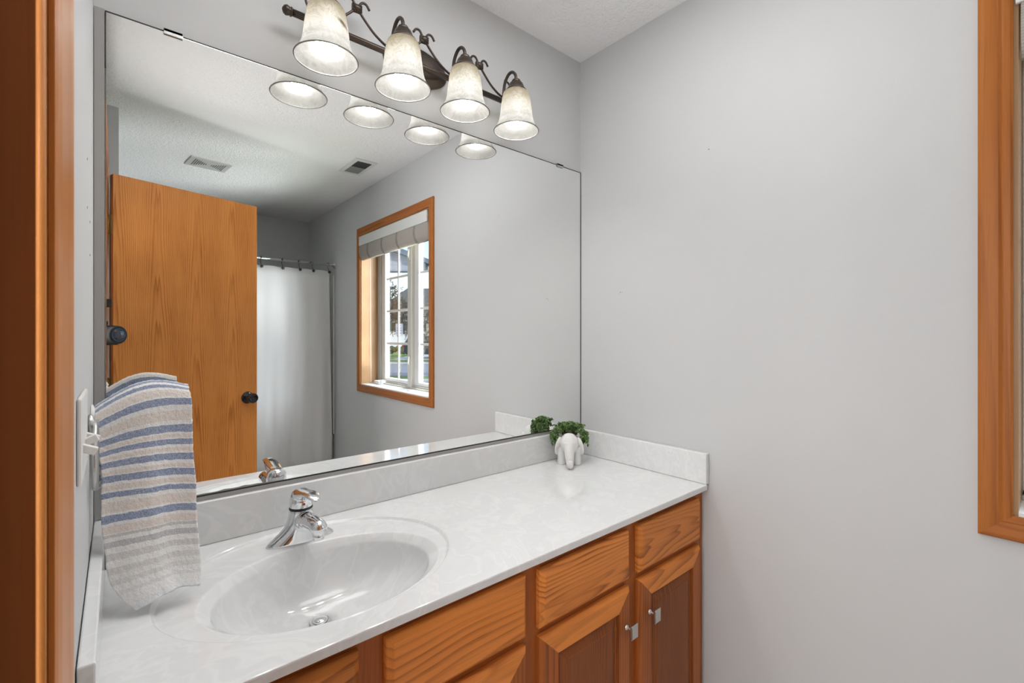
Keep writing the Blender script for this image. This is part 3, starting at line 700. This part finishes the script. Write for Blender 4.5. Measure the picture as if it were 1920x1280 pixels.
for i in range(110):
    a_ = rl_.uniform(0, 2*PI); rr = rl_.uniform(.005, .060)
    if math.sin(a_) < -.15: rr *= .45
    base = V(.45*rr*math.cos(a_), .028+.45*rr*math.sin(a_), .112)
    tip = V(rr*math.cos(a_)*1.15, .024+rr*math.sin(a_)*.9, .150-.28*rr+rl_.uniform(-.008,.006))
    sprig([base, base.lerp(tip, .5)+V(0,0,.010), tip], 4)
for sx in (-1, 1):
    for i in range(44):
        y = rl_.uniform(-.016, .050); x = sx*rl_.uniform(.044, .068); z = rl_.uniform(.070, .112)
        sprig([(sx*.025, y*.6+.02, .118), (sx*.046, y, .132-rl_.uniform(0,.01)), (x, y, .5*(z+.125)), (x*1.03, y, z)], 4)
lf.build('succulent_foliage', M['leaf'], ep)
o = None

# ------------------------------------------------------------------ ceiling vents
v1 = thing('exhaust_vent', (.47, -2.395, H), 'grey ceiling exhaust grille with slots, nearer the door in the mirror', 'vent')
MB().box(-.118, .118, -.098, .098, -.006, -.0003).build('grille_plate', M['grille'], v1, rel=(0,0,0), bevel=.002)
for k in range(7):
    h_ = .070*(1-k/7.5)
    for s_ in (-1, 1):
        x = s_*(.085-k*.0115); MB().box(x-.0020, x+.0020, -h_, h_, -.0068, -.0058).build('slot', M['edge'], v1, rel=(0,0,0))
v1.rotation_euler.z = math.radians(-6)
v2 = thing('supply_register', (1.253, -1.797, H), 'pale ceiling register with half-open damper, nearer the window in the mirror', 'vent')
MB().box(-.075, .075, -.155, .155, -.005, -.0003).build('register_frame', M['whitepaint'], v2, rel=(0,0,0), bevel=.002)
MB().box(-.048, .048, .004, .118, -.0062, -.0052).build('dark_opening', M['edge'], v2, rel=(0,0,0))
q = MB()
for k in range(8): q.box(-.048, .048, -.118+k*.015, -.108+k*.015, -.0075, -.005)
q.build('louvre', M['brushed'], v2, rel=(0,0,0))

# ------------------------------------------------------------------ shower
YR, ZRd = -2.90, 1.925
rd = thing('shower_rod', (.75, YR, ZRd), 'chrome shower curtain rod across the tub alcove', 'curtain rod')
MB().tube([(.010, YR, ZRd), (XW-.002, YR, ZRd)], .0125, 16).build('rod', M['chrome'], rd)
for x, s_ in ((.0085, 1), (XW-.0005, -1)):
    MB().lathe([(.030, 0), (.030, .004*s_), (.020, .012*s_), (.016, .018*s_)], 24, (x, YR, ZRd), 'x').build('flange', M['brushed'], rd)
hx = [1.432, 1.297, 1.188, 1.053, .893, .76, .63, .50, .37, .24, .12]
def cur_y(x, z):
    f = (1.86-z)/1.7
    return YR+.008+.012*math.sin(x*15+.4)*(.5+f)+.009*math.sin(x*37+z*1.6)*(.35+.65*f)+.004*math.sin(x*71-z*2.2)*f+.012*f
cu = MB(); nx, nz = 150, 24; rows = []
for i in range(nz+1):
    z = 1.868-i/nz*1.70; row = []
    for j in range(nx+1):
        x = .035+j/nx*(1.437-.035)+.030*(i/nz)*(j/nx)
        zz = z-(.004*math.sin(x*23)**2 if i == 0 else 0)
        row.append(V(x, cur_y(x, z), zz))
    rows.append(row)
cu.rings(rows, 0, True, False, False, closed=False)
cc = cu.build('shower_curtain', M['curtain'], rel=(.75, YR, .17)); q = cc.modifiers.new('t', 'SOLIDIFY'); q.thickness = .0015
tag(cc, 'white waffle shower curtain hanging from the chrome rod', 'shower curtain')
hk = thing('curtain_hook', (hx[0], YR, ZRd), 'dark curtain hook with round bead on the shower rod', 'curtain hook', 'curtain hooks on the shower rod')
hm = MB().tube([(0, .0165*math.cos(a_), .0165*math.sin(a_)) for a_ in [k*PI/10-.6 for k in range(14)]]+[(0, -.012, -.030), (0, .010, -.052), (0, .022, -.066)], .0022, 8)
hm.build('wire', M['bronze'], hk, rel=(0,0,0))
MB().ell((0, .027, -.070), (.0125,.0085,.0125), 16, 10).build('bead', M['bronze'], hk, rel=(0,0,0))
names = ['nearest the window wall', 'second from the window wall', 'third from the window wall', 'fourth from the window wall', 'fifth from the window wall']
hk['label'] = 'dark curtain hook on the shower rod, '+names[0]
for i, x in enumerate(hx[1:], 1):
    c_ = copy_tree(hk); c_.location.x = x
    c_['label'] = ('dark curtain hook on the shower rod, '+names[i]) if i < 5 else 'dark curtain hook on the shower rod hidden behind the open door'
tb = MB(); x0, x1, y0, y1 = .012, XW-.004, YF+.004, -2.94
def rr(i_, z): return [V(x0+i_, y0+i_, z), V(x1-i_, y0+i_, z), V(x1-i_, y1-i_, z), V(x0+i_, y1-i_, z)]
tb.rings([rr(0, .0), rr(0, .40), rr(.004, .405), rr(.065, .405), rr(.08, .38), rr(.14, .10)], 0, False)
tag(tb.build('bathtub', M['tub'], rel=(.75, -3.28, 0), bevel=.004), 'white bathtub behind the shower curtain', 'bathtub')
sr = thing('tub_surround', (.75, YF, .41), 'white tub surround panels on the alcove walls above the bathtub', 'tub surround')
MB().box(XW-.012, XW-.001, YF+.012, -2.91, .412, 1.84).build('end_panel', M['tub'], sr, bevel=.003)
MB().box(.010, XW-.012, YF+.001, YF+.011, .412, 1.84).build('long_panel', M['tub'], sr, bevel=.003)

# ------------------------------------------------------------------ photographer's camera in the doorway
F_ = V(math.sin(math.radians(40.4)), math.cos(math.radians(40.4)), 0); R__ = V(F_.y, -F_.x, 0)
cm = thing('camera_on_tripod', (-.075, -1.37, 0), 'black camera on a tripod in the doorway, seen in the mirror', 'camera')
c0 = V(0,-1.306,1.294)+R__*.019-F_*.012+V(0,0,.003)
def cp(f, r, u): return c0-F_*f+R__*r+V(0,0,u)
def lring(rad, f, n=32): return [cp(f, rad*math.cos(2*PI*k/n), rad*math.sin(2*PI*k/n)) for k in range(n)]
MB().rings([lring(.026,.001), lring(.030,.0), lring(.0375,.0), lring(.039,.003), lring(.039,.020), lring(.0365,.024), lring(.036,.075)], 0).build('lens_barrel', M['camera'], cm)
MB().rings([lring(.0265,.0005), lring(.022,-.0022), lring(.012,-.0045), lring(.001,-.005)], 0).build('front_element', M['lens'], cm)
MB().rings([lring(.0275,-.0004), lring(.0290,-.0008), lring(.0290,.001), lring(.0275,.001)], 0).build('ring', mat('lens_ring', (.05,.10,.15), .3, .5), cm)
bd = MB(); Mx = Matrix(((R__.x, F_.x, 0, 0), (R__.y, F_.y, 0, 0), (0, 0, 1, 0), (0, 0, 0, 1))); Mx.translation = cp(.10, 0, 0)
bd.box(-.066, .066, -.03, .025, -.045, .042, 0, Mx); bd.box(-.025, .025, -.03, .02, .042, .062, 0, Mx)
bd.build('camera_body', M['camera'], cm, bevel=.006)
MB().box(-.018, .018, -.02, .012, .062, .12, 0, Mx).box(-.034, .034, -.022, .026, .122, .158, 0, Mx).build('added_flash_unit', M['camera'], cm, bevel=.004)  # body added above the camera to go with the ceiling fill
b0 = cp(.10, 0, -.045)
MB().tube([b0, b0-V(0,0,.06), b0-V(0,0,.55)], [.02, .012, .012], 14).build('centre_column', M['camera'], cm)
for a_ in (3.5, 1.3, 5.2):
    MB().tube([b0-V(0,0,.14), (b0.x+.26*math.cos(a_)*.8, b0.y+.26*math.sin(a_)*.8, .012)], [.013,.009], 10).build('leg', M['camera'], cm)

# unseen hallway globe, added as fill for the room
hl = thing('hall_fill_light', (-.75, -1.3, H), 'white globe light added as fill on the unseen hallway ceiling', 'fill light')
MB().lathe([(.09, -.0005), (.09, -.02), (.075, -.025)], 28).build('lamp_base', M['white'], hl, rel=(0,0,0))
MB().lathe([(.075, -.025), (.13, -.05), (.145, -.08), (.12, -.115), (.06, -.135), (.003, -.14)], 28).build('globe', M['hallfill'], hl, rel=(0,0,0))

# ------------------------------------------------------------------ outdoors
G = -.45
def flat(name, pts, z, m, label, cat, th=.1):
    o = MB().prism(pts, z-th, z, 'z').build(name, m, rel=(sum(p[0] for p in pts)/len(pts), sum(p[1] for p in pts)/len(pts), z)); return tag(o, label, cat)
o = MB().box(XW+.25, 120, -120, 30, G-.3, G-.02).build('ground_outside', M['grass']); o['kind'] = 'structure'
F2 = V(.648, -.7615, 0); R2 = V(.7615, .648, 0)      # mirrored line of sight and its right hand
def q2(f, r): v = V(0, 1.306, 0)+F2*f+R2*r; return (v.x, v.y)
def band(f0, f1, r0=-25, r1=25): return [q2(f0, r0), q2(f1, r0), q2(f1, r1), q2(f0, r1)]
flat('street', band(20.4, 29), G, M['asphalt'], 'grey street surface beyond the sidewalk with the sign', 'street')
flat('parking_lot', band(8, 17.6), G, M['asphalt'], 'grey parking surface nearest the window', 'parking lot')
flat('kerb', band(29, 29.6), G+.06, M['concrete'], 'pale concrete kerb along the far side of the street', 'kerb')
flat('driveway', band(33.5, 44.0, -8.75, 20), G+.02, M['concrete'], 'pale concrete driveway under the dark car', 'driveway')
flat('pavement', band(17.7, 18.6), G+.02, M['concrete'], 'pale sidewalk strip just before the sign post', 'sidewalk')
# street sign
sx, sy = 8.95, -16.43
sg = thing('street_sign', (sx, sy, G), 'small white notice sign on a metal post beside the street', 'sign', rz=math.atan2(R2.y, R2.x), rel=(0,0,0))
MB().tube([(0,0,0), (0,0,2.2)], .03, 10).build('post', M['brushed'], sg)
MB().tube([(0,0,0), (0,0,.22)], .055, 10).build('post_base', M['black'], sg)
MB().box(-.15, .15, .032, .040, 1.76, 2.24).build('sign_panel', M['signface'], sg, bevel=.003)
for z, w_ in ((2.15,.10), (2.06,.20), (1.96,.24), (1.85,.22)):
    k = -w_/2; q = MB()
    while k < w_/2-.01:
        ww = random.uniform(.022,.04); q.box(k, min(k+ww, w_/2), .040, .0415, z-.024, z+.024); k += ww+.012
    q.build('text_line', M['signink'], sg)
# dark suv
cr = thing('parked_car', (17.0, -31.4, G+.021), 'dark blue parked car with red tail lamp outside the window', 'car', rz=math.atan2(R2.y, R2.x), rel=(0,0,0))
cb_ = MB()
pr_ = [(0,.45),(0,1.0),(.05,1.08),(.35,1.62),(.5,1.68),(2.6,1.70),(3.3,1.18),(4.5,1.02),(4.72,.8),(4.75,.4),(4.3,.3),(.3,.3)]
rs = []
for y, s_ in ((.92,.97), (.86,1), (-.86,1), (-.92,.97)):
    rs.append([V(2.4+(x-2.4)*s_, y*(1 if z < 1.1 else .86), .9+(z-.9)*s_) for x, z in pr_])
cb_.rings(rs, 0, False); cb_.build('car_body', M['carpaint'], cr, bevel=.05)
MB().prism([(.34,1.12),(.52,1.56),(1.45,1.6),(1.45,1.12)], .80, .83, 'y').prism([(1.52,1.12),(1.52,1.6),(2.5,1.58),(3.0,1.14)], .80, .83, 'y').build('side_window', M['carglass'], cr)
MB().prism([(.34,1.12),(.52,1.56),(1.45,1.6),(1.45,1.12)], -.83, -.80, 'y').build('side_window', M['carglass'], cr)
for x in (.85, 3.85):
    for y in (.80, -.80): MB().lathe([(.20,-.11),(.36,-.11),(.37,-.08),(.37,.08),(.36,.11),(.20,.11)], 24, (x, y, .37), 'y').build('wheel', M['tyre'], cr)
for y in (.70, -.86): MB().box(-.03, .42, y, y+.22, .86, 1.04).build('tail_lamp', M['tail'], cr, bevel=.02)
# neighbouring wing with siding, upper part jutting out
def wp(f, r, z): a_, b_ = q2(f, r); return V(a_, b_, z)
nb = thing('neighbouring_house', tuple(wp(16, -5, G)), 'grey-sided neighbouring house with blue-grey sloping eave', 'house', rz=math.atan2(R2.y, R2.x), rel=(0,0,0))
# local x = right of sight (from r=-5), y = towards viewer is negative f -> +y is back to viewer? use y as -f
nbx = lambda r: r+5
MB().box(nbx(-9), nbx(-4.45), 0, 5, 0, 3.95).prism([(nbx(-4.45), 3.97), (nbx(-2.98), 3.97), (nbx(-2.98), 4.35), (nbx(-4.20), 4.78), (nbx(-4.45), 4.72)], -.5, 0, 'y').build('siding_wall', M['siding_grey'], nb)
MB().prism([(nbx(-9.3), 3.35), (nbx(-4.20), 4.86), (nbx(-2.75), 4.30), (nbx(-2.75), 4.14), (nbx(-4.20), 4.66), (nbx(-9.3), 3.2)], -.7, .35, 'y').build('roof', M['eave'], nb)
# far house
fh = thing('far_house', tuple(wp(58, -16, G)), 'cream two-storey house across the street with dark roof', 'house', rz=math.atan2(R2.y, R2.x), rel=(0,0,0))
L_ = 16+5
MB().box(0, L_, -8, 0, 0, 5.2).build('house_wall', M['siding_cream'], fh)
MB().prism([(-.5,5.1),(L_+.5,5.1),(L_-3,7.6),(3,7.6)], -8.4, .4, 'y').build('roof', M['roof'], fh)
MB().prism([(0,2.35),(1.4,3.35),(0,3.35)], .3, L_-.3, 'x').build('porch_roof', M['roof'], fh)
for x in (1.2, 3.6, 6.2, 8.6, 12, 15): MB().box(x, x+1.0, 0, .05, 3.7, 4.8).build('window', M['darkglass'], fh)
for x in (.6, 4.2, 8.4, 13): MB().box(x, x+2.6, 0, .06, .1, 2.15).build('garage_door', M['signface'], fh)
f2 = thing('tan_house', tuple(wp(46, -8.5, G)), 'tan gabled house behind the bare trees', 'house', rz=math.atan2(R2.y, R2.x), rel=(0,0,0))
MB().box(0, 9, -7, 0, 0, 4.6).build('house_wall', mat('tan_stucco', (.33,.28,.21), .8), f2)
MB().prism([(-.4,4.5),(9.4,4.5),(4.5,7.2)], -7.4, .4, 'y').build('roof', M['bark2'], f2)
MB().box(.6, 3.4, 0, .06, 0, 2.3).build('garage_door', M['darkglass'], f2)
MB().box(.3, .55, .0, .5, 0, 2.5).build('porch_post', M['white'], f2)
# bare trees
def tree(name, base, h, lean, seed, m, label, r0=.16, depth=5):
    rg = random.Random(seed); t_ = MB()
    def br(p, d, L, r, k):
        pts = [p]; rad = [r]; q = p.copy(); dd = d.copy()
        for i in range(4):
            dd = (dd+V(rg.gauss(0,.16), rg.gauss(0,.16), rg.gauss(.03,.10))).normalized(); q = q+dd*L/4
            pts.append(q.copy()); rad.append(max(.02, r*(1-.13*(i+1))))
        t_.tube(pts, rad, 6 if k > 2 else 4)
        if k == 0: return
        for j in range(4 if k in (2, 3) else 3):
            i = rg.choice((2,3,4)); ax = V(rg.gauss(0,1), rg.gauss(0,1), rg.gauss(0,.6)).normalized()
            nd = (dd*.8+ax*.85).normalized(); br(pts[i], nd, L*rg.uniform(.58,.8), rad[i]*.68, k-1)
    br(V(0,0,0), Vector(lean).normalized(), h*.28, r0, depth)
    o = t_.build(name, m, rel=(0,0,0)); o.location = base
    return tag(o, label, 'tree')
tree('bare_tree', tuple(wp(30.8, -9.0, G)), 11.0, (.03,.0,1), 21, M['bark'], 'large dark leafless tree behind the far-left window panes', .26, 6)
tree('bare_tree', tuple(wp(31, -6.1, G)), 10.0, (.05,.0,1), 8, M['bark2'], 'slender leafless tree with a curved trunk by the kerb', .12, 6)
o = MB().ell((0,0,0), (.16,.16,.12), 12, 8).ell((.1,0,.12), (.08,.08,.08), 10, 6).build('wreath', mat('rust_leaves', (.22,.05,.02), .8), rel=(0,0,0)); o.location = wp(30.4, -5.95, 2.5)
tag(o, 'small reddish brown clump hanging in the slender tree', 'leaf clump')
o = MB()
for i in range(40):
    o.ell((random.uniform(-1.6,1.6), random.uniform(-.4,.4), random.uniform(.1,.5)), (.25,.25,.25), 8, 6)
o = o.build('shrub', mat('olive_shrub', (.07,.09,.035), .9), rel=(0,0,0)); o.location = wp(40, -10.6, G+.2)
tag(o, 'low dark green shrub beside the far driveway', 'shrub')
